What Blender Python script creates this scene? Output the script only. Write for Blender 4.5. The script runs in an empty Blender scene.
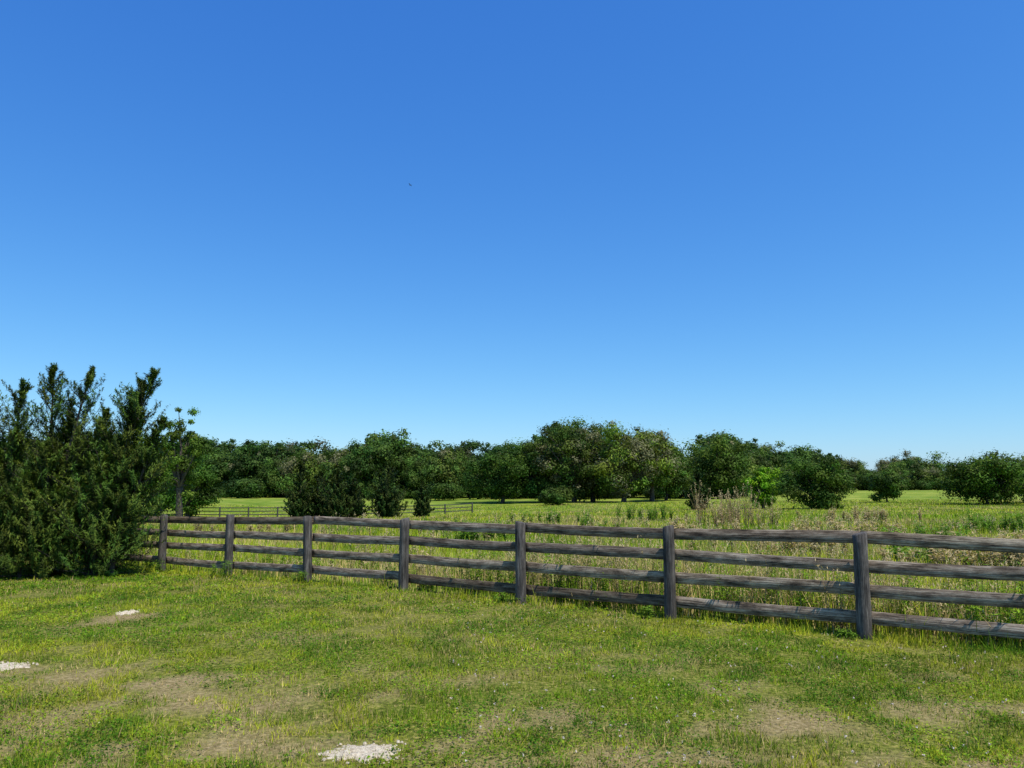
import bpy, math, numpy as np
from mathutils import Vector
R = np.random.default_rng(7)
sc = bpy.context.scene

# ---------------------------------------------------------------- helpers
_T = np.random.default_rng(3).random((256,256))
def vnoise(x,y,s=1.0,o=0):
    x=np.asarray(x,float)*s+o*17.3+500; y=np.asarray(y,float)*s+o*9.1+500
    xi=np.floor(x).astype(int); yi=np.floor(y).astype(int)
    fx=x-xi; fy=y-yi; fx=fx*fx*(3-2*fx); fy=fy*fy*(3-2*fy)
    a=_T[xi%256,yi%256]; b=_T[(xi+1)%256,yi%256]; c=_T[xi%256,(yi+1)%256]; d=_T[(xi+1)%256,(yi+1)%256]
    return (a*(1-fx)+b*fx)*(1-fy)+(c*(1-fx)+d*fx)*fy
def fbm(x,y,s=1.0,o=0):
    return (vnoise(x,y,s,o)+.5*vnoise(x,y,s*2.1,o+3)+.25*vnoise(x,y,s*4.3,o+5))/1.75
def sm(t):
    t=np.clip(t,0,1); return t*t*(3-2*t)
P0=np.array([4.06,9.17]); FD=np.array([-.822,.569]); FN=np.array([.569,.822])
def fside(x,y): return (x-P0[0])*FN[0]+(y-P0[1])*FN[1]
def H(x,y):
    x=np.asarray(x,float); y=np.asarray(y,float)
    h=-.08*sm((-x-3)/5)*sm((y-12)/5)
    h=h+.05*(fbm(x,y,.35,2)-.5)
    h=h-1.15*np.exp(-(((x+32)/36)**2+((y-80)/34)**2))
    h=h-.35*np.exp(-(((x-5)/30)**2+((y-110)/40)**2))
    h=h+1.1*sm((x-25)/60)*sm((y-90)/110)
    h=h+.5*(fbm(x,y,.03,8)-.5)*sm((y-30)/60)
    return h
def nrm(v): return v/np.maximum(np.linalg.norm(v,axis=-1,keepdims=True),1e-9)
def rdir(n,rg): return nrm(rg.normal(size=(n,3)))

class MB:
    def __init__(s): s.V=[];s.F=[];s.C=[];s.M=[];s.U=[];s.n=0
    def add(s,V,F,col,mi=0,uv=None):
        V=np.asarray(V,float); F=np.asarray(F,int)
        col=np.broadcast_to(np.asarray(col,float),(len(V),3))
        s.V.append(V); s.F.append(F+s.n); s.C.append(col); s.M.append(np.full(len(F),mi))
        s.U.append(np.zeros((len(V),2)) if uv is None else uv); s.n+=len(V)
    def build(s,name,mats,smooth=False,link=True):
        V=np.concatenate(s.V); C=np.concatenate(s.C); U=np.concatenate(s.U)
        loops=np.concatenate([f.ravel() for f in s.F])
        tot=np.concatenate([np.full(len(f),f.shape[1]) for f in s.F])
        mi=np.concatenate(s.M)
        me=bpy.data.meshes.new(name)
        me.vertices.add(len(V)); me.vertices.foreach_set('co',V.astype(np.float32).ravel())
        me.loops.add(len(loops)); me.loops.foreach_set('vertex_index',loops.astype(np.int32))
        me.polygons.add(len(tot)); st=np.concatenate([[0],np.cumsum(tot)[:-1]])
        me.polygons.foreach_set('loop_start',st.astype(np.int32))
        me.polygons.foreach_set('loop_total',tot.astype(np.int32))
        me.polygons.foreach_set('material_index',mi.astype(np.int32))
        if smooth: me.polygons.foreach_set('use_smooth',np.ones(len(tot),bool))
        a=me.color_attributes.new('Col','FLOAT_COLOR','POINT')
        a.data.foreach_set('color',np.concatenate([np.clip(C,0,1),np.ones((len(C),1))],1).astype(np.float32).ravel())
        ul=me.uv_layers.new(name='UVMap'); ul.data.foreach_set('uv',U[loops].astype(np.float32).ravel())
        me.update(calc_edges=True)
        for m in mats: me.materials.append(m)
        ob=bpy.data.objects.new(name,me)
        if link: sc.collection.objects.link(ob)
        return ob

def tube(mb,pts,rad,col,mi=0,k=6):
    pts=np.asarray(pts,float); n=len(pts)
    t=nrm(np.gradient(pts,axis=0)); up=np.array([.31,.17,.93])
    a=nrm(np.cross(t,up)); b=np.cross(t,a)
    th=np.linspace(0,2*np.pi,k,endpoint=False)
    V=pts[:,None]+np.asarray(rad)[:,None,None]*(a[:,None]*np.cos(th)[None,:,None]+b[:,None]*np.sin(th)[None,:,None])
    i=np.arange(n-1)[:,None]*k; j=np.arange(k)[None]; j2=(j+1)%k
    F=np.stack([i+j,i+j2,i+k+j2,i+k+j],-1).reshape(-1,4)
    L=np.cumsum(np.r_[0,np.linalg.norm(np.diff(pts,axis=0),axis=1)])
    uv=np.stack([np.repeat(L,k),np.tile(th*.1,n)],-1)
    mb.add(V.reshape(-1,3),F,col,mi,uv)
def leaves(mb,C,N,D,L,W,col,mi=0):
    D=nrm(D-N*np.sum(D*N,-1,keepdims=True)); B=np.cross(N,D)
    L=np.asarray(L).reshape(-1,1)*np.ones((len(C),1)); W=np.asarray(W).reshape(-1,1)*np.ones((len(C),1))
    V=np.stack([C-D*L,C+B*W-D*L*.1,C+D*L,C-B*W-D*L*.1],1).reshape(-1,3)
    F=np.arange(len(V)).reshape(-1,4)
    mb.add(V,F,np.repeat(np.broadcast_to(col,(len(C),3)),4,axis=0),mi)
def blades(mb,P,h,w,col,lean=.4,rg=R,bend=False,mi=0):
    n=len(P); az=rg.uniform(0,2*np.pi,n); s=np.stack([np.cos(az),np.sin(az),0*az],-1)
    la=rg.uniform(0,2*np.pi,n); lm=np.abs(rg.normal(0,lean,n))
    l=np.stack([np.cos(la)*lm,np.sin(la)*lm,np.ones(n)],-1)
    h=np.asarray(h)[:,None]; w=np.asarray(w)[:,None]*.5
    if not bend:
        V=np.stack([P-s*w,P+s*w,P+nrm(l)*h],1).reshape(-1,3)
        mb.add(V,np.arange(len(V)).reshape(-1,3),np.repeat(col,3,axis=0),mi)
    else:
        m=P+nrm(l*np.array([.5,.5,1]))*h*.55
        tip=m+nrm(l*np.array([1.8,1.8,.9]))*h*.5
        V=np.stack([P-s*w,P+s*w,m+s*w*.8,m-s*w*.8,tip],1).reshape(-1,3)
        b=np.arange(n)[:,None]*5
        cc=np.repeat(col,5,axis=0); n0=mb.n
        mb.add(V,b+np.array([[0,1,2,3]]),cc,mi)
        mb.F.append(b+np.array([[3,2,4]])+n0); mb.M.append(np.full(n,mi))

# ---------------------------------------------------------------- materials
def newmat(name):
    m=bpy.data.materials.new(name); m.use_nodes=True; nt=m.node_tree; nt.nodes.clear()
    return m,nt,nt.nodes,nt.links
def foliage(name,trans=.35,rough=.55,spec=.25,tint=(1.15,1.25,.5),upn=0.0):
    m,nt,N,L=newmat(name)
    a=N.new('ShaderNodeAttribute'); a.attribute_name='Col'
    p=N.new('ShaderNodeBsdfPrincipled'); p.inputs['Roughness'].default_value=rough
    p.inputs['Specular IOR Level'].default_value=spec
    t=N.new('ShaderNodeBsdfTranslucent'); mx=N.new('ShaderNodeMixShader'); o=N.new('ShaderNodeOutputMaterial')
    mul=N.new('ShaderNodeMix'); mul.data_type='RGBA'; mul.blend_type='MULTIPLY'; mul.inputs[0].default_value=1
    mul.inputs[7].default_value=(*tint,1)
    L.new(a.outputs['Color'],p.inputs['Base Color']); L.new(a.outputs['Color'],mul.inputs[6]); L.new(mul.outputs[2],t.inputs['Color'])
    if upn>0:   # soft turf: blade normals lean towards the sky, as a mat of bent blades does
        g=N.new('ShaderNodeNewGeometry'); s1=N.new('ShaderNodeVectorMath'); s1.operation='SCALE'; s1.inputs['Scale'].default_value=1-upn
        ad=N.new('ShaderNodeVectorMath'); ad.operation='ADD'; ad.inputs[1].default_value=(0,0,upn)
        nn=N.new('ShaderNodeVectorMath'); nn.operation='NORMALIZE'
        L.new(g.outputs['Normal'],s1.inputs[0]); L.new(s1.outputs[0],ad.inputs[0]); L.new(ad.outputs[0],nn.inputs[0]); L.new(nn.outputs[0],p.inputs['Normal'])
    mx.inputs[0].default_value=trans
    L.new(p.outputs[0],mx.inputs[1]); L.new(t.outputs[0],mx.inputs[2]); L.new(mx.outputs[0],o.inputs['Surface'])
    return m
M_leaf=foliage('leaf_foliage',.18,.6,.1); M_grass=foliage('grass_blades',.34,.7,.05,upn=.48)
M_past=foliage('pasture_blades',.38,.7,.05,upn=.64)
def bark():
    m,nt,N,L=newmat('bark'); tc=N.new('ShaderNodeTexCoord'); n=N.new('ShaderNodeTexNoise'); n.inputs['Scale'].default_value=6
    n.inputs['Detail'].default_value=6
    r=N.new('ShaderNodeValToRGB'); r.color_ramp.elements[0].color=(.03,.024,.018,1); r.color_ramp.elements[1].color=(.12,.095,.075,1)
    r.color_ramp.elements[0].position=.35; r.color_ramp.elements[1].position=.7
    p=N.new('ShaderNodeBsdfPrincipled'); p.inputs['Roughness'].default_value=.9; o=N.new('ShaderNodeOutputMaterial')
    L.new(tc.outputs['Object'],n.inputs['Vector']); L.new(n.outputs[0],r.inputs[0]); L.new(r.outputs[0],p.inputs['Base Color']); L.new(p.outputs[0],o.inputs[0])
    return m
M_bark=bark()
def wood(name,dark,mid,light,lo,hi):
    m,nt,N,L=newmat(name)
    uv=N.new('ShaderNodeUVMap'); uv.uv_map='UVMap'
    def noise(sx,sy,sc_,det=6,rg=.6):
        mp=N.new('ShaderNodeMapping'); mp.inputs['Scale'].default_value=(sx,sy,1)
        n=N.new('ShaderNodeTexNoise'); n.inputs['Scale'].default_value=sc_; n.inputs['Detail'].default_value=det; n.inputs['Roughness'].default_value=rg
        L.new(uv.outputs[0],mp.inputs[0]); L.new(mp.outputs[0],n.inputs['Vector']); return n
    g=noise(.7,42,2.5); b=noise(1.3,6,2.0,6,.75)
    at=N.new('ShaderNodeAttribute'); at.attribute_name='Col'
    r=N.new('ShaderNodeValToRGB'); e=r.color_ramp.elements
    e[0].position=lo; e[0].color=(*dark,1); e[1].position=hi; e[1].color=(*light,1)
    k=e.new((lo+hi)/2); k.color=(*mid,1)
    mixf=N.new('ShaderNodeMath'); mixf.operation='MULTIPLY_ADD'; mixf.inputs[1].default_value=.45
    m2=N.new('ShaderNodeMath'); m2.operation='MULTIPLY'; m2.inputs[1].default_value=.55
    L.new(b.outputs[0],m2.inputs[0]); L.new(g.outputs[0],mixf.inputs[0]); L.new(m2.outputs[0],mixf.inputs[2]); L.new(mixf.outputs[0],r.inputs[0])
    mu=N.new('ShaderNodeMix'); mu.data_type='RGBA'; mu.blend_type='MULTIPLY'; mu.inputs[0].default_value=1
    L.new(r.outputs[0],mu.inputs[6]); L.new(at.outputs['Color'],mu.inputs[7])
    p=N.new('ShaderNodeBsdfPrincipled'); p.inputs['Roughness'].default_value=.85; p.inputs['Specular IOR Level'].default_value=.2
    bp=N.new('ShaderNodeBump'); bp.inputs['Strength'].default_value=.7; bp.inputs['Distance'].default_value=.01
    L.new(g.outputs[0],bp.inputs['Height']); L.new(bp.outputs[0],p.inputs['Normal'])
    L.new(mu.outputs[2],p.inputs['Base Color']); o=N.new('ShaderNodeOutputMaterial'); L.new(p.outputs[0],o.inputs[0])
    return m
M_board=wood('weathered_board',(.025,.019,.014),(.20,.148,.105),(.50,.41,.31),.40,.59)
M_post=wood('weathered_post',(.02,.018,.017),(.09,.08,.072),(.25,.225,.195),.39,.62)

def ground_mat():
    m,nt,N,L=newmat('ground_soil_and_turf')
    tc=N.new('ShaderNodeTexCoord'); at=N.new('ShaderNodeAttribute'); at.attribute_name='Col'
    sp=N.new('ShaderNodeSeparateColor'); L.new(at.outputs['Color'],sp.inputs[0])
    def noise(s,d=6,r=.6):
        n=N.new('ShaderNodeTexNoise'); n.inputs['Scale'].default_value=s; n.inputs['Detail'].default_value=d; n.inputs['Roughness'].default_value=r
        L.new(tc.outputs['Object'],n.inputs['Vector']); return n
    def ramp(n,a,ca,b,cb,mid=None):
        r=N.new('ShaderNodeValToRGB'); e=r.color_ramp.elements
        e[0].position=a; e[0].color=(*ca,1); e[1].position=b; e[1].color=(*cb,1)
        if mid: k=e.new((a+b)/2); k.color=(*mid,1)
        L.new(n.outputs[0],r.inputs[0]); return r
    def mix(f,a,b,t='MIX'):
        x=N.new('ShaderNodeMix'); x.data_type='RGBA'; x.blend_type=t
        if isinstance(f,float): x.inputs[0].default_value=f
        else: L.new(f,x.inputs[0])
        L.new(a,x.inputs[6]); L.new(b,x.inputs[7]); return x.outputs[2]
    lawn=ramp(noise(22),.38,(.06,.07,.012),.66,(.30,.25,.075),(.15,.17,.025))
    bare=ramp(noise(26,8,.75),.36,(.13,.095,.04),.68,(.48,.37,.21),(.27,.205,.10))
    past=ramp(noise(.35,8,.7),.36,(.15,.215,.025),.66,(.40,.37,.10),(.25,.31,.042))
    fine=ramp(noise(5,7,.8),.3,(.5,.57,.48),.7,(1.15,1.13,1.1))
    big=ramp(noise(.045,5,.6),.4,(.70,.82,.7),.62,(1.12,1.08,1.1))
    past2=mix(1.0,mix(.85,past.outputs[0],fine.outputs[0],'MULTIPLY'),big.outputs[0],'MULTIPLY')
    lb=mix(sp.outputs[1],lawn.outputs[0],bare.outputs[0])
    col=mix(sp.outputs[0],lb,past2)
    p=N.new('ShaderNodeBsdfPrincipled'); p.inputs['Roughness'].default_value=.95; p.inputs['Specular IOR Level'].default_value=.05
    L.new(col,p.inputs['Base Color'])
    bp=N.new('ShaderNodeBump'); bp.inputs['Strength'].default_value=.6; bp.inputs['Distance'].default_value=.04
    L.new(noise(18,5).outputs[0],bp.inputs['Height']); L.new(bp.outputs[0],p.inputs['Normal'])
    o=N.new('ShaderNodeOutputMaterial'); L.new(p.outputs[0],o.inputs[0]); return m
M_ground=ground_mat()
def rock_mat():
    m,nt,N,L=newmat('limestone_sand'); tc=N.new('ShaderNodeTexCoord')
    n=N.new('ShaderNodeTexNoise'); n.inputs['Scale'].default_value=34; n.inputs['Detail'].default_value=9; n.inputs['Roughness'].default_value=.8
    L.new(tc.outputs['Object'],n.inputs[0]); r=N.new('ShaderNodeValToRGB'); e=r.color_ramp.elements
    e[0].position=.36; e[0].color=(.3,.22,.12,1); e[1].position=.55; e[1].color=(.74,.64,.47,1); L.new(n.outputs[0],r.inputs[0])
    p=N.new('ShaderNodeBsdfPrincipled'); p.inputs['Roughness'].default_value=.95; L.new(r.outputs[0],p.inputs['Base Color'])
    bp=N.new('ShaderNodeBump'); bp.inputs['Strength'].default_value=1; bp.inputs['Distance'].default_value=.02
    L.new(n.outputs[0],bp.inputs['Height']); L.new(bp.outputs[0],p.inputs['Normal'])
    o=N.new('ShaderNodeOutputMaterial'); L.new(p.outputs[0],o.inputs[0]); return m
M_rock=rock_mat()
def plain(name,col,rough=.7):
    m,nt,N,L=newmat(name); tc=N.new('ShaderNodeTexCoord'); n=N.new('ShaderNodeTexNoise'); n.inputs['Scale'].default_value=9
    L.new(tc.outputs['Object'],n.inputs[0]); r=N.new('ShaderNodeValToRGB')
    r.color_ramp.elements[0].color=(*[c*.6 for c in col],1); r.color_ramp.elements[1].color=(*[min(1,c*1.4) for c in col],1)
    L.new(n.outputs[0],r.inputs[0]); p=N.new('ShaderNodeBsdfPrincipled'); p.inputs['Roughness'].default_value=rough
    L.new(r.outputs[0],p.inputs['Base Color']); o=N.new('ShaderNodeOutputMaterial'); L.new(p.outputs[0],o.inputs[0]); return m

# ---------------------------------------------------------------- patches
SAND=[(-.943,5.31,.25,.17),(-5.02,7.76,.3,.17),(-5.3,10.95,.13,.2)]
BARE=[(-2.65,6.82,.85,.5,.9),(1.87,5.85,.75,.38,.9),(.36,6.1,.55,.35,.8),(2.85,5.0,.7,.2,1.),(-1.3,5.35,.8,.3,.9),(-4.4,7.5,.9,.45,.75),
      (-5.25,10.3,.45,.5,1.),(-3.5,6.0,.9,.4,.65),(.9,5.1,.7,.22,.75),(-.4,4.9,.9,.2,.7),(-3.9,7.15,.3,.16,1.),(3.4,6.3,.55,.3,.65),(-.7,7.3,.6,.3,.5),(1.2,7.6,.5,.3,.4),(-2.6,9.2,.7,.4,.35)]
def bareness(x,y):
    b=np.zeros(np.shape(x)); w=(fbm(x,y,2.5,4)-.5)*2.4+(fbm(x,y,9,6)-.5)*3.0
    for cx,cy,rx,ry,s in BARE:
        d=np.sqrt(((x-cx)/rx)**2+((y-cy)/ry)**2)+w
        b=np.maximum(b,s*sm(1.3-d))
    n=fbm(x,y,3.1,11); n2=sm((9.5-y)/4)
    return np.clip(np.maximum(b,(.22+.45*n2)*sm((n-.60)/.11)),0,1)
def insand(x,y):
    k=np.zeros(np.shape(x),bool)
    for cx,cy,rx,ry in SAND: k|=(((x-cx)/rx)**2+((y-cy)/ry)**2)+(fbm(x,y,14,4)-.5)*2.6<.66
    return k

# ---------------------------------------------------------------- ground sheet
n=440; k=math.asinh(2600/11.); u=np.linspace(-k,k,n)
gx=11*np.sinh(u); gy=9+11*np.sinh(u)
X,Y=np.meshgrid(gx,gy); Z=H(X,Y)
mb=MB(); idx=np.arange(n*n).reshape(n,n)
F=np.stack([idx[:-1,:-1],idx[:-1,1:],idx[1:,1:],idx[1:,:-1]],-1).reshape(-1,4)
fs=fside(X,Y); z1=sm((fs+.1)/.5); z2=bareness(X,Y)*(1-z1)
mb.add(np.stack([X,Y,Z],-1).reshape(-1,3),F,np.stack([z1,z2,0*z1],-1).reshape(-1,3))
mb.build('ground',[M_ground],smooth=True)

for i,(cx,cy,rx,ry) in enumerate(SAND):
    mb=MB(); nr,na=12,72; rr=np.linspace(0,1,nr); th=np.linspace(0,2*np.pi,na,endpoint=False)
    rg=np.random.default_rng(40+i); out=1+.5*(vnoise(np.cos(th)*2.6+i*5,np.sin(th)*2.6,1,3)-.5)*2+.3*(vnoise(np.cos(th)*9+i*5,np.sin(th)*9,1,3)-.5)+.07*rg.normal(size=na)
    A,B=np.meshgrid(rr,th,indexing='ij'); RR=A*out[None]
    x=cx+rx*RR*np.cos(B); y=cy+ry*RR*np.sin(B)
    z=H(x,y)+.003+.024*(1-A**2)*(.2+1.6*vnoise(x,y,24,2)*vnoise(x,y,11,5))*(A<.98)-.01*(A>.98)
    V=np.stack([x,y,z],-1).reshape(-1,3); id_=np.arange(nr*na).reshape(nr,na)
    F=np.stack([id_[:-1],np.roll(id_,-1,1)[:-1],np.roll(id_,-1,1)[1:],id_[1:]],-1).reshape(-1,4)
    mb.add(V,F,(1,1,1))
    for q in range(45):
        a=rg.uniform(0,6.28); r_=rg.uniform(.4,1.35); px,py=cx+rx*r_*np.cos(a),cy+ry*r_*np.sin(a); s_=rg.uniform(.003,.012)
        c8=np.array([[-1,-1,-.6],[1,-1,-.6],[1,1,-.6],[-1,1,-.6],[-.7,-.6,.6],[.6,-.7,.7],[.6,.7,.5],[-.6,.6,.7]])*s_*rg.uniform(.6,1.3,(8,3))
        c8[:,:2]=c8[:,:2]@np.array([[np.cos(a),-np.sin(a)],[np.sin(a),np.cos(a)]])
        mb.add(c8+[px,py,float(H(px,py))+s_*.5+.004],[[0,1,5,4],[1,2,6,5],[2,3,7,6],[3,0,4,7],[4,5,6,7]],(1,1,1))
    mb.build('limestone_patch',[M_rock])

# ---------------------------------------------------------------- lawn blades
G1=np.array([.16,.26,.012]); G2=np.array([.37,.385,.026]); G3=np.array([.52,.39,.17]); G4=np.array([.055,.15,.011])
def gcol(x,y,rg,dry,s=1.0):
    n=len(x); t=np.clip((fbm(x,y,.9*s,21)-.3)/.4+rg.normal(0,.3,n),0,1)[:,None]
    c=G1*(1-t)+G2*t
    d=(rg.random(n)<np.clip((fbm(x,y,2.6*s,31)-.51)/.1,0,1)*.9)[:,None]; c=np.where(d,G4+.3*(c-G4),c)
    q=(rg.random(n)<dry)[:,None]; c=np.where(q,G3*rg.uniform(.45,1.1,(n,1)),c)
    return c*rg.uniform(.4,1.45,(n,1))*(.68+.64*fbm(x,y,1.7*s,91))[:,None]
mb=MB(); rg=np.random.default_rng(1)
N0=700000
y=3.2*(19/3.2)**(rg.random(N0)**.8); x=rg.uniform(-1,1,N0)*(.86*y+1.2)
keep=fside(x,y)<.15; x=x[keep];y=y[keep]
br=bareness(x,y); keep=(rg.random(len(x))>br*.84)&(~insand(x,y)|(rg.random(len(x))<.06)); x=x[keep];y=y[keep];br=br[keep]
n=len(x); P=np.stack([x,y,H(x,y)-.003],-1)
tuft=sm((fbm(x,y,4.2,14)-.25)/.5)
h=rg.gamma(4,.0078,n)*(1-.5*br)*(.35+1.3*tuft); h*=1+1.3*sm((fside(x,y)+.45)/.45)
w=rg.uniform(.0045,.0085,n)*np.maximum(1,y/6.5)
dryn=sm((fbm(x,y,.7,77)-.42)/.16)
blades(mb,P,h,w,gcol(x,y,rg,.05+.20*dryn+.42*br),lean=.75,rg=rg)
N1=270000
y=3.2*(19/3.2)**(rg.random(N1)**.8); x=rg.uniform(-1,1,N1)*(.86*y+1.2)
m_=(fside(x,y)<.1)&(fbm(x,y,1.6,51)+.2*fbm(x,y,9,52)>.56)&~insand(x,y)&(rg.random(N1)>bareness(x,y)*.85); x=x[m_];y=y[m_]; n=len(x)
C=np.stack([x,y,H(x,y)+rg.uniform(.01,.045,n)],-1)
N_=nrm(np.array([0,0,1.])+rg.normal(0,.45,(n,3))); c=gcol(x,y,rg,.02)*np.array([.62,.84,.8])
leaves(mb,C,N_,rdir(n,rg),rg.uniform(.006,.014,n)*np.maximum(1,y/8),rg.uniform(.005,.010,n)*np.maximum(1,y/8),c)
N3=36000; y=3.4*(14/3.4)**(rg.random(N3)**.9); x=rg.uniform(-1,1,N3)*(.86*y+1.2); m_=(fside(x,y)<0)&(rg.random(N3)<.2+bareness(x,y)); x=x[m_];y=y[m_];n=len(x)
C=np.stack([x,y,H(x,y)+rg.uniform(.006,.035,n)],-1); D=rdir(n,rg)*[1,1,.25]
leaves(mb,C,nrm(np.array([0,0,1.])+rg.normal(0,.3,(n,3))),nrm(D),rg.uniform(.012,.035,n),.002*np.maximum(1,y/7),np.array([.5,.37,.19])*rg.uniform(.4,1.1,(n,1)))
mb.build('lawn_grass',[M_grass])
mb=MB(); nf=320; y=rg.uniform(4.6,12,nf); x=rg.uniform(-.1,.9,nf)*y*.8; kk=fside(x,y)<-.2; x=x[kk];y=y[kk]
for a,b in zip(x,y):
    z=H(a,b); C=np.array([a,b,z+.045])+rg.normal(0,.004,(7,3))
    leaves(mb,C,rdir(7,rg),rdir(7,rg),.0055,.0045,(.66,.56,.54))
mb.build('clover_flowers',[M_grass])

# ---------------------------------------------------------------- pasture
mb=MB(); N2=500000
y=8.0*(110/8.)**(rg.random(N2)**.85); x=rg.uniform(-1,1,N2)*(.84*y+2)
fs=fside(x,y); m_=fs>.12; x=x[m_];y=y[m_];fs=fs[m_]; n=len(x)
d=np.maximum(1,y/14)
tall=fbm(x,y,.5,61)
right=sm((x+2)/5)
h=rg.gamma(6,.03,n)*(.35+1.3*tall)
h*=1+1.7*right*np.exp(-((fs-2.2)/2.6)**2)*sm((tall-.25)/.3)
h*=1-.4*sm((y-25)/35)
w=rg.uniform(.006,.011,n)*d**.9
dry=.12+.38*right*np.exp(-((fs-2)/3)**2)+.5*sm((fbm(x,y,.18,71)-.52)/.12)
c=gcol(x,y,rg,dry,.25)*1.36
blades(mb,np.stack([x,y,H(x,y)-.01],-1),h,w,c,lean=.4,rg=rg,bend=True)
mb.build('pasture_grass',[M_past])

def weed(mb,x,y,hh,rg,col,nst=5,leafs=14,ls=.035,dryhead=False,mi=0):
    for s in range(nst):
        a=rg.uniform(0,6.28); l=rg.uniform(.05,.35); h_=hh*rg.uniform(.6,1.05)
        base=np.array([x+rg.normal(0,.04),y+rg.normal(0,.04),float(H(x,y))-.01])
        t=np.linspace(0,1,5)[:,None]; pts=base+np.array([np.cos(a)*l*h_,np.sin(a)*l*h_,0])*t**1.6+np.array([0,0,h_])*t
        tube(mb,pts,np.linspace(.005,.002,5)*max(1,y/16),col*.8,mi,3)
        q=rg.uniform(.15,1,leafs); ii=q*4; lo=np.floor(ii).astype(int).clip(0,3); f=(ii-lo)[:,None]
        C=pts[lo]*(1-f)+pts[lo+1]*f; D=rdir(leafs,rg)*[1,1,.5]+[0,0,.35]; D=nrm(D); L=ls*rg.uniform(.6,1.3,leafs)
        leaves(mb,C+D*L[:,None],nrm(rdir(leafs,rg)*.5+[0,0,1]),D,L,L*.3,col*rg.uniform(.75,1.25,(leafs,1)),mi)
        if dryhead:
            C=pts[-1]+rg.normal(0,.02,(10,3))*[1,1,3]
            leaves(mb,C,rdir(10,rg),nrm(rdir(10,rg)*.4+[0,0,1]),.025,.006*max(1,y/16),np.array([.52,.42,.24]),mi)
mb=MB()
for i in range(680):
    s=rg.uniform(-6,17) if rg.random()<.4 else rg.uniform(-6,6)
    off=.18+abs(rg.normal(.2,1.2)); px,py=P0+FD*s+FN*off
    dry=rg.random()<.5
    hh=rg.uniform(.3,.92) if s<6 else rg.uniform(.15,.45)
    weed(mb,px,py,hh*(1.15 if dry else 1),rg,np.array([.44,.35,.16]) if dry else np.array([.17,.28,.022])*rg.uniform(.6,1.4),4,10 if dry else 18,.03 if dry else .04,dry)
for i in range(270):
    py=rg.uniform(12,36); px=rg.uniform(-.25,.75)*py
    if fside(px,py)<.6: continue
    weed(mb,px,py,rg.uniform(.35,.85),rg,np.array([.45,.35,.18]) if rg.random()<.65 else np.array([.15,.27,.03]),4,9,.05,True)
for s,off,hh in [(11.6,-.22,.4),(11.9,-.3,.25),(9.6,-.15,.22),(4.9,-.12,.14),(2.6,-.15,.16),(.2,-.15,.12),(14,-.2,.3)]:
    for j in range(3):
        px,py=P0+FD*(s+rg.normal(0,.1))+FN*off; weed(mb,px,py,hh,rg,np.array([.15,.27,.03]),4,16,.03)
for (px_,D_,hh,w_,dry,nn) in [(-1.3,24,.75,.6,0,10),(-.84,26,.7,.4,0,6),(3.4,30,.6,.8,0,8),(1.7,40,.7,2,0,14),(12.1,22,.7,1.4,0,16),(8.6,17,.6,.8,0,10),
        (-3.2,30,.6,1.,0,10),(-11.2,32,.6,3,1,14),(18.8,30,.8,1.5,0,14),(17.9,40,.8,2.5,1,20),(7.4,45,.9,2,0,16),(10.2,16,.7,.5,1,10),(6.9,20,.7,1.6,1,24),(8.6,15,.75,1.3,1,24),(10.6,25,.7,2,1,20),(6.8,28,.6,2,1,14)]:
    for j in range(nn):
        weed(mb,px_+rg.normal(0,w_*.5),D_+rg.normal(0,w_*.5),hh*rg.uniform(.6,1.2),rg,
             np.array([.43,.33,.17]) if dry else np.array([.13,.25,.03])*rg.uniform(.7,1.3),7,18,.07,bool(dry))
mb.build('field_weeds',[M_grass])
mb=MB()
for j in range(34):
    weed(mb,10.0+rg.normal(0,.75),36+rg.normal(0,.9),rg.uniform(.7,2.0),rg,np.array([.36,.27,.14])*rg.uniform(.7,1.2),7,9,.055,True)
mb.build('dry_brush_clump',[M_grass])

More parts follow.
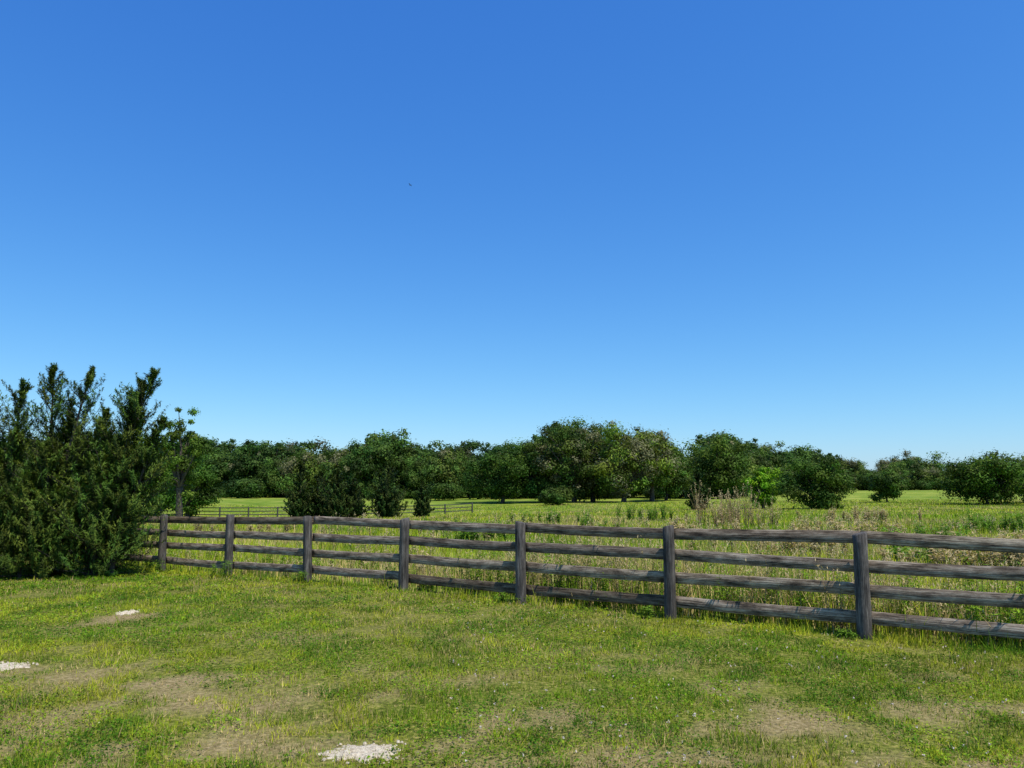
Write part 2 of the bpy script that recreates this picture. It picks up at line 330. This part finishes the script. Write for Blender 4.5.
# ---------------------------------------------------------------- fences
def board(mb,a,b,w,t,rg,col):
    a=np.asarray(a,float);b=np.asarray(b,float); L=np.linalg.norm(b-a); d=(b-a)/L
    nn=np.array([FN[0],FN[1],0]); up=np.cross(d,nn); up=up if up[2]>0 else -up
    ns=max(4,int(L/.08)); s=np.linspace(0,1,ns+1)
    ph=rg.uniform(0,99,4)
    sag=-.009*np.sin(np.pi*s)*rg.uniform(-.3,1.5)
    wob=.006*np.sin(s*4+ph[1])*rg.uniform(0,1); tw=rg.normal(0,.035)+.03*np.sin(s*3+ph[2])
    c=w*.5; e=.005
    prof=np.array([[-t/2,-c+e],[-t/2,c-e],[-t/2+e,c],[t/2-e,c],[t/2,c-e],[t/2,-c+e],[t/2-e,-c],[-t/2+e,-c]])
    q=s*L
    et=1+.03*(vnoise(q*3,s*0+ph[0],1,1)-.5)*2+.03*(vnoise(q*11,s*0+ph[0],1,1)-.5)*2
    eb=1+.03*(vnoise(q*3,s*0+ph[1],1,2)-.5)*2+.03*(vnoise(q*11,s*0+ph[1],1,1)-.5)*2
    V=[];U=[]; run=rg.uniform(0,50); 
    for i in range(ns+1):
        o=prof.copy(); o[:,1]=np.where(o[:,1]>0,o[:,1]*et[i],o[:,1]*eb[i])
        p=a+d*s[i]*L+up*sag[i]+nn*wob[i]
        V.append(p+nn*(o[:,:1]+o[:,1:]*tw[i])+up*o[:,1:]); 
        U.append(np.stack([np.full(8,run+s[i]*L),prof[:,1]+run*.37+(prof[:,0]+.02)*1.0],-1))
    V=np.concatenate(V);U=np.concatenate(U); i=np.arange(ns)[:,None]*8; j=np.arange(8)[None]; j2=(j+1)%8
    F=np.stack([i+j,i+j2,i+8+j2,i+8+j],-1).reshape(-1,4)
    mb.add(V,F,col,0,U); n0=mb.n-len(V)
    mb.F.append(np.array([list(range(7,-1,-1)),list(range(ns*8,ns*8+8))])+n0); mb.M.append(np.zeros(2,int))
def post(mb,x,y,h,r,rg,k=14):
    z0=float(H(x,y))-.15; ns=12; s=np.linspace(0,1,ns); lean=rg.normal(0,.015,2); th=np.linspace(0,2*np.pi,k,endpoint=False)
    rot=rg.uniform(0,6); V=[];U=[];run=rg.uniform(0,30)
    rn=1+.06*rg.normal(size=k)
    for i in range(ns):
        z=s[i]*(h+.15); rr=r*(1.04-.06*s[i])*rn*(1+.02*rg.normal(size=k))
        zz=z+(i==ns-1)*.018*np.cos(th+rot)
        V.append(np.stack([x+lean[0]*z+rr*np.cos(th),y+lean[1]*z+rr*np.sin(th),z0+zz],-1)); U.append(np.stack([run+np.full(k,z),run+th*r],-1))
    last=V[-1]; cc=last.mean(0); V.append(cc+(last-cc)*.86+[0,0,.01]); U.append(U[-1]+[.01,0])
    V.append(cc[None]+[0,0,.012]); U.append(np.array([[run+h,run+.3]]))
    V=np.concatenate(V);U=np.concatenate(U); i=np.arange(ns)[:,None]*k; j=np.arange(k)[None]; j2=(j+1)%k
    F=np.stack([i+j,i+j2,i+k+j2,i+k+j],-1).reshape(-1,4); c0=ns*k; ce=(ns+1)*k
    mb.add(V,F,rg.uniform(.75,1.15)*np.ones(3),0,U); n0=mb.n-len(V)
    jj=np.arange(k); mb.F.append(np.stack([c0+jj,c0+(jj+1)%k,np.full(k,ce)],-1)+n0); mb.M.append(np.zeros(k,int))
SP=2.385; rg=np.random.default_rng(12)
pidx=list(range(-5,11)); pos={i:P0+FD*SP*i for i in pidx}
mp=MB(); mr=MB()
for i in pidx: post(mp,*pos[i],1.19+rg.normal(0,.015),.08,rg)
for r_,zc in enumerate([1.105,.82,.525,.205]):
    zl=zc; colr=np.ones(3)
    for i in range(-5,10):
        joint=((i+r_)%2==0)
        za=zc+rg.normal(0,.014) if joint else zl
        zb=zc+rg.normal(0,.014)
        if joint: v=rg.uniform(.5,1.5); colr=np.array([1,.97+rg.uniform(-.03,.03),.93+rg.uniform(-.08,.08)])*v
        A=pos[i]+FN*.103; B=pos[i+1]+FN*.103
        board(mr,[*(A+FD*.003),H(*pos[i])+za],[*(B-FD*.003),H(*pos[i+1])+zb],.146,.03,rg,colr); zl=zb
e=bpy.data.objects.new('wooden_fence',None); sc.collection.objects.link(e)
o1=mp.build('posts',[M_post],smooth=False); o2=mr.build('rails',[M_board]); o1.parent=e;o2.parent=e
mp=MB(); xs=np.arange(-100,-2,2.9)
M_ff=plain('dark_fence_paint',(.05,.046,.042),.7)
fp=[(x,80+.12*(x+40)) for x in xs]
for a in fp: post(mp,a[0],a[1],1.1,.08,rg,6)
for a,b in zip(fp[:-1],fp[1:]):
    for zc in (.3,.65,1.0): board(mp,[a[0],a[1]+.12,H(*a)+zc],[b[0],b[1]+.12,H(*b)+zc],.12,.04,rg,(1,1,1))
mp.build('pasture_fence',[M_ff])

# ---------------------------------------------------------------- trees
def oak(name,Ht,W,rg,ncl=70,lpc=110,ls=.28,base=(.045,.085,.014),trunk=.22,low=.12,cr=.15,gray=.0,link=True,up=.4):
    mb=MB(); z0=Ht*low; cz=(z0+Ht)/2; rz=(Ht-z0)/2
    dirs=rdir(ncl,rg); rad=rg.uniform(.35,1,ncl)**.6
    a_=np.arctan2(dirs[:,1],dirs[:,0]); lob=1+.25*np.sin(3*a_+rg.uniform(0,6))*rg.uniform(.3,1)+.18*np.sin(5*dirs[:,2]+2*a_+rg.uniform(0,6))
    R_=cr*W*rg.uniform(.45,1.4,ncl)
    C=dirs*rad[:,None]*np.array([W/2-cr*W*.7,W/2-cr*W*.7,rz-cr*W*.5])*lob[:,None]
    C[:,2]+=cz+rg.normal(0,.045*Ht,ncl)
    C[:,2]=np.maximum(C[:,2],z0+R_*.5)
    th=Ht*trunk; lean=rg.normal(0,.06,2)*Ht
    tp=np.array([[0,0,-.2],[lean[0]*.3,lean[1]*.3,th*.5],[lean[0]*.6,lean[1]*.6,th]]); r0=Ht*.028
    tube(mb,tp,[r0*1.35,r0,r0*.9],(1,1,1),1,8)
    for i in range(0,ncl,2):
        c=C[i]; m=tp[-1]*.55+c*.45+rg.normal(0,.05*W,3)*[1,1,.3]+[0,0,.04*Ht]
        t=np.linspace(0,1,6)[:,None]; pts=(1-t)**2*tp[-1]+2*t*(1-t)*m+t**2*c
        tube(mb,pts,np.linspace(r0*.5,r0*.08,6),(1,1,1),1,5)
    base=np.array(base)*np.array([1.35,1.38,.75])
    for i in range(ncl):
        nn=int(lpc*(R_[i]/(cr*W))**2*rg.uniform(.8,1.2))+8
        d=rdir(nn,rg); sq=np.array([1,1,.72]); p=C[i]+d*(R_[i]*rg.random(nn)**.42)[:,None]*sq*(1+.25*rg.normal(size=(nn,1)))
        Nn=nrm(d*1.1+rdir(nn,rg)*.55+[0,0,up]); cc=base*rg.uniform(.4,1.7)*np.array([rg.uniform(.8,1.25),1,1])
        if rg.random()<gray: cc=np.array([.17,.17,.08])*rg.uniform(.7,1.2)
        L=ls*rg.uniform(.45,1.1,nn)
        leaves(mb,p,Nn,rdir(nn,rg),L,L*.6,cc*rg.uniform(.75,1.25,(nn,1)))
    return mb.build(name,[M_leaf,M_bark],link=link)

def cedar(name,leaders,rg,nb=60,nsub=7,nl=16,ls=.045,lw=.011,base=(.066,.115,.015),link=True,ex=.78):
    """leaders: (bx,by,tx,ty,height,radius)"""
    mb=MB(); base=np.array(base)
    for (bx,by,tx,ty,h,rr) in leaders:
        t=np.linspace(0,1,9)[:,None]; A=np.array([bx,by,-.1]); B=np.array([tx,ty,h*.97])
        mid=np.array([bx*.6+tx*.4,by*.6+ty*.4,h*.5])+np.r_[rg.normal(0,.02*h,2),0]
        ax=(1-t)**2*A+2*t*(1-t)*mid+t**2*B; tube(mb,ax,np.linspace(.018*h,.002*h,9),(1,1,1),1,6)
        for b in range(nb):
            q=(b+rg.random())/nb; q=.02+.98*q**.9
            ii=q*8; lo=min(7,int(ii)); p0=ax[lo]*(1-(ii-lo))+ax[min(8,lo+1)]*(ii-lo)
            az=rg.uniform(0,2*np.pi)
            Lb=rr*max(0.,1-q)**ex*(.9+.2*min(1,q*5))*rg.uniform(.4,1.3)+.010*h*rg.uniform(.3,1.3)
            if rg.random()<.1: Lb*=1.4
            el=rg.uniform(-.35,.5)+.85*q**1.5
            dd=np.array([np.cos(az)*np.cos(el),np.sin(az)*np.cos(el),np.sin(el)])
            s=np.linspace(0,1,6)[:,None]; bp=p0+dd*Lb*s+np.array([0,0,1])*Lb*.42*s**2
            bp[:,2]=np.maximum(bp[:,2],.05)
            tube(mb,bp,np.linspace(.003*h,.0006*h,6),(1,1,1),1,3)
            tint=base*rg.uniform(.45,1.6)*np.array([rg.uniform(.8,1.4),1,1])
            for k_ in range(nsub):
                f=.15+.85*(k_+rg.random())/nsub; jj=f*5; l2=min(4,int(jj)); q0=bp[l2]*(1-(jj-l2))+bp[l2+1]*(jj-l2)
                tdir=nrm(bp[-1]-bp[-2]+1e-6); sd=nrm(tdir*1.0+rdir(1,rg)[0]*.7+np.array([0,0,.7]))
                sl=Lb*.34*(1.3-f)+.026*h*rg.uniform(.5,1.8)*(1.1-.5*q)
                m=nl; g=rg.random(m); pp=q0+sd*(sl*g)[:,None]+rg.normal(0,1,(m,3))*(.07*sl+.002*h)*(1.15-g)[:,None]
                D=nrm(sd+rdir(m,rg)*.38+[0,0,.15]); Nn=nrm(nrm(pp-ax[lo])*.8+rdir(m,rg)*.7+[0,0,.3])
                L=ls*rg.uniform(.6,1.25,m); leaves(mb,pp,Nn,D,L,L*(lw/ls),tint*rg.uniform(.7,1.35,(m,1)))
    return mb.build(name,[M_leaf,M_bark],link=link)
def place(ob,x,y,rz=0,s=(1,1,1)):
    ob.location=(x,y,float(H(x,y))); ob.rotation_euler=(0,0,rz); ob.scale=s

rg=np.random.default_rng(5)
CD=[(-8.6,16.35,[(-.1,0,.95,0,4.35,1.2),(.1,.1,.45,.3,3.8,1.1),(.3,-.1,1.25,-.1,3.3,.9),(0,-.2,.2,-.5,2.5,1.05),(-.2,0,-.1,.1,3.5,1.1),(.2,0,.9,.1,2.4,.95),(0,0,.65,.1,4.1,1.0)]),
    (-9.75,16.7,[(0,0,.55,0,4.45,1.2),(.2,0,.8,.1,3.3,1.1),(-.2,0,-.3,0,4.5,1.2),(0,-.3,.1,-.6,2.8,1.15),(0,0,0,.2,3.5,1.15)]),
    (-11.1,16.9,[(0,0,.3,0,4.2,1.2),(-.2,0,-.45,0,3.75,1.1),(.1,-.2,.5,-.5,3.1,1.1),(0,-.3,-.2,-.7,2.4,1.1)]),
    (-12.9,16.6,[(0,0,0,0,4.0,1.2),(-.2,0,-.7,.2,3.7,1.1),(.2,-.1,.6,-.4,3.2,1.1)]),
    (-14.9,17.2,[(0,0,0,0,4.6,1.3),(.2,0,.7,0,3.9,1.2)]),
    (-9.9,15.85,[(0,0,.1,-.1,2.1,.9),(.3,0,.8,0,1.8,.85),(-.4,0,-.6,-.1,1.8,.85)]),
    (-11.5,15.7,[(0,0,-.1,0,2.4,.95),(.3,0,.5,0,1.9,.95)])]
for x,y,ld in CD:
    ob=cedar('cedar_tree',ld,rg,nb=92,nsub=8,nl=17,ls=.055,lw=.009); place(ob,x,y)
for x,y,hh,w in [(-19.6,72,5.4,1.5),(-18.0,73,4.5,1.5),(-16.3,72,4.9,1.7),(-14.8,73,3.7,1.5),(-11.5,72,5.1,1.9),(-8.4,73,3.4,.9),(17.9,75,3.9,1.3)]:
    ld=[(0,0,rg.normal(0,.15),0,hh,w*1.15)]+[(0,0,rg.uniform(-w,w)*.55,rg.uniform(-w,w)*.55,hh*rg.uniform(.35,.68),w*.85) for _ in range(4)]
    ob=cedar('cedar_tree',ld,rg,nb=80,nsub=5,nl=11,ls=.13,lw=.05,base=(.036,.064,.011),ex=.85); place(ob,x,y)
O=[(24.2,75,4.4,3.3,'young_oak_tree',dict(base=(.13,.25,.02),ncl=50,cr=.16,ls=.13,low=.06)),
   (27.8,70,4.9,6.2,'oak_tree',dict(base=(.035,.065,.013),ncl=100,cr=.14,ls=.13,low=.0,trunk=.12)),
   (45.8,95,3.9,4.6,'oak_tree',dict(base=(.035,.065,.014),ncl=60,cr=.15,ls=.14,low=.02)),
   (48.9,80,5.4,9.4,'oak_tree',dict(base=(.042,.078,.014),ncl=140,cr=.12,ls=.15,low=.0,trunk=.1)),
   (57,84,5.4,8,'oak_tree',dict(base=(.045,.08,.015),ncl=100,cr=.12,ls=.15,low=.0,trunk=.1)),
   (-29.8,70,9.8,4.4,'oak_tree',dict(base=(.055,.095,.02),ncl=64,cr=.12,ls=.12,low=.22,trunk=.3)),
   (-33.2,80,6.8,6.0,'oak_tree',dict(base=(.04,.08,.015),ncl=90,cr=.13,ls=.15,low=.0,trunk=.15)),
   (-38,82,8,9,'oak_tree',dict(base=(.04,.08,.015),ncl=100,cr=.13,ls=.15,low=.0,trunk=.15)),
   (9.2,116,11.8,11.5,'oak_tree',dict(base=(.05,.08,.022),ncl=120,cr=.12,ls=.2,low=.05,gray=.25)),
   (16.3,114,11.2,12.5,'oak_tree',dict(base=(.08,.115,.025),ncl=130,cr=.12,ls=.2,low=.08,trunk=.25,gray=.3)),
   (12.6,121,12.4,11,'oak_tree',dict(base=(.055,.088,.022),ncl=120,cr=.12,ls=.2,low=.02,gray=.25)),
   (4.6,120,10.4,10,'oak_tree',dict(base=(.036,.066,.02),ncl=110,cr=.12,ls=.2,low=.02,gray=.1)),
   (21.2,118,11.2,10,'oak_tree',dict(base=(.062,.098,.022),ncl=100,cr=.12,ls=.2,low=.2,trunk=.3,gray=.15)),
   (24.5,124,8.2,9,'oak_tree',dict(base=(.045,.08,.02),ncl=90,cr=.12,ls=.2,low=.02)),
   (-1.5,118,9.6,10.5,'oak_tree',dict(base=(.034,.066,.016),ncl=110,cr=.13,ls=.2,low=.0)),
   (35.5,132,10.2,11.5,'oak_tree',dict(base=(.045,.08,.018),ncl=105,cr=.13,ls=.22,low=.0)),
   (6,106,2.4,4.6,'oak_tree',dict(base=(.04,.07,.018),ncl=45,cr=.15,ls=.17,low=0,trunk=.1)),
   ]
for x,y,hh,w,nm,kw in O:
    ob=oak(nm,hh,w,rg,lpc=210,**kw); place(ob,x,y,rg.uniform(0,6))
protos=[oak('tree_crown_%d'%i,10,[14,11,16,8.5,13][i],rg,ncl=105,lpc=150,ls=.3,
            base=[(.042,.075,.02),(.03,.058,.018),(.058,.092,.025),(.032,.058,.02),(.066,.102,.03)][i],
            low=[.0,.03,.0,.1,.0][i],trunk=.2,cr=.115,gray=[0,.05,.15,.1,.05][i],link=False) for i in range(5)]
shrub=[oak('shrub_%d'%i,3.4,7,rg,ncl=34,lpc=120,ls=.24,base=(.034,.064,.018),low=0,trunk=.1,cr=.18,link=False) for i in range(2)]
tl=bpy.data.objects.new('distant_tree_line',None); sc.collection.objects.link(tl)
def topz(u_):  # crown-top height in metres along the tree line (irregular skyline)
    us=[-400,150,200,230,260,300,350,400,440,480,500,540,570,650,672,690,715,750,765,800,830,852,880,905,935,962,1000,1100,1500]
    hs=[10,10,9.5,9.4,11,9.6,10,10.8,9.4,8.0,9.4,10.5,10.5,9,6.6,6.2,9.2,9.2,7.6,8.0,6.8,5.8,4.4,6.2,5.0,4.2,4.6,7,8]
    return np.interp(u_,us,hs)
cnt=0
for row,D0 in enumerate([146,154,165,180]):
    xx=-150
    while xx<230:
        xx+=rg.uniform(2.5,9.0); x_=xx
        D_=D0+rg.normal(0,3.5)+ (75*sm((x_-38)/45))+ 14*sm((-x_-20)/40)
        u_=512+x_*777/D_
        hz=topz(u_)*D_/150+1.2-float(H(x_,D_))*1.2
        hz*=rg.uniform(.62,1.1)*(1.0 if row>0 else .9)*(1.15 if rg.random()<.1 else 1)
        s=hz/10; p=protos[rg.integers(5)]; sw=max(s,.7)*rg.uniform(.7,1.15)
        ob=bpy.data.objects.new('tree_crown',p.data); sc.collection.objects.link(ob); ob.parent=tl
        place(ob,x_,D_,rg.uniform(0,6.28),(sw,sw,s)); cnt+=1
for D0 in (139,148,200):
    for xx in np.arange(-150,230,4.8):
        x_=xx+rg.normal(0,1.5); D_=D0+rg.normal(0,3)+ (75*sm((x_-38)/45))+14*sm((-x_-20)/40)
        ob=bpy.data.objects.new('shrub',shrub[rg.integers(2)].data); sc.collection.objects.link(ob); ob.parent=tl
        q=rg.uniform(.5,1.2)*(1.3 if D0>190 else 1); place(ob,x_,D_,rg.uniform(0,6.28),(q,q,q))

# ---------------------------------------------------------------- bird
mb=MB()
t=np.linspace(0,1,9); bx=np.stack([0*t,(t-.5)*.42,.01*np.sin(t*3)],-1)
tube(mb,bx,[.004,.022,.045,.055,.055,.045,.03,.028,.006],(1,1,1),0,8)
for sgn in (-1,1):
    s=np.linspace(0,1,7); lead=np.stack([sgn*s*.46,.08+.07*np.sin(s*2.2)-.13*s**2,.05+.13*s-.05*s**2],-1)
    tr=lead+np.stack([0*s,-.17*(1-s**2.5)-.01,-.01+0*s],-1); V=np.concatenate([lead,tr]); i=np.arange(6)
    mb.add(V,np.stack([i,i+1,i+8,i+7],-1),(1,1,1))
mb.add([[-.03,-.18,0],[.03,-.18,0],[.07,-.34,0],[0,-.31,0],[-.07,-.34,0]],[[0,1,2,3,4]],(1,1,1))
b=mb.build('flying_bird',[plain('dark_feathers',(.03,.025,.022))],smooth=True)
b.location=(-16.6,120,50.6); b.rotation_euler=(.15,.35,1.0)

# ---------------------------------------------------------------- light, sky, camera
az,el=math.radians(135),math.radians(64)
sd=Vector((math.sin(az)*math.cos(el),math.cos(az)*math.cos(el),math.sin(el)))
sl=bpy.data.lights.new('sun','SUN'); sl.energy=5.0; sl.angle=math.radians(.5); sl.color=(1,.94,.84)
so=bpy.data.objects.new('sun',sl); sc.collection.objects.link(so); so.rotation_euler=sd.to_track_quat('Z','Y').to_euler(); so.location=(0,0,30)
w=bpy.data.worlds.new('World'); sc.world=w; w.use_nodes=True; nt=w.node_tree; bg=nt.nodes['Background']
sk=nt.nodes.new('ShaderNodeTexSky'); sk.sky_type='NISHITA'; sk.sun_disc=False; sk.sun_elevation=el; sk.sun_rotation=az
sk.air_density=1.0; sk.dust_density=.4; sk.ozone_density=2.5; sk.altitude=0
# colour response of the sky: deep saturated summer blue, per-channel gain and gamma
sp=nt.nodes.new('ShaderNodeSeparateColor'); cb=nt.nodes.new('ShaderNodeCombineColor'); nt.links.new(sk.outputs[0],sp.inputs[0])
S=.12
for ch,(a,g) in enumerate([(.84,1.36),(1.01,1.0),(1.18,.59)]):
    m1=nt.nodes.new('ShaderNodeMath'); m1.operation='MULTIPLY'; m1.inputs[1].default_value=S
    m2=nt.nodes.new('ShaderNodeMath'); m2.operation='POWER'; m2.inputs[1].default_value=g
    m3=nt.nodes.new('ShaderNodeMath'); m3.operation='MULTIPLY'; m3.inputs[1].default_value=a/S
    nt.links.new(sp.outputs[ch],m1.inputs[0]); nt.links.new(m1.outputs[0],m2.inputs[0]); nt.links.new(m2.outputs[0],m3.inputs[0]); nt.links.new(m3.outputs[0],cb.inputs[ch])
nt.links.new(cb.outputs[0],bg.inputs[0]); bg.inputs[1].default_value=S
cam=bpy.data.cameras.new('camera'); co=bpy.data.objects.new('camera',cam); sc.collection.objects.link(co)
cam.sensor_width=36; cam.lens=770/1024*36; cam.clip_end=6000; co.location=(0,0,1.7)
co.rotation_euler=(math.radians(90+7.69),0,0); sc.camera=co
sc.view_settings.view_transform='Standard'; sc.view_settings.look='None'; sc.view_settings.exposure=0
print('trees',cnt)
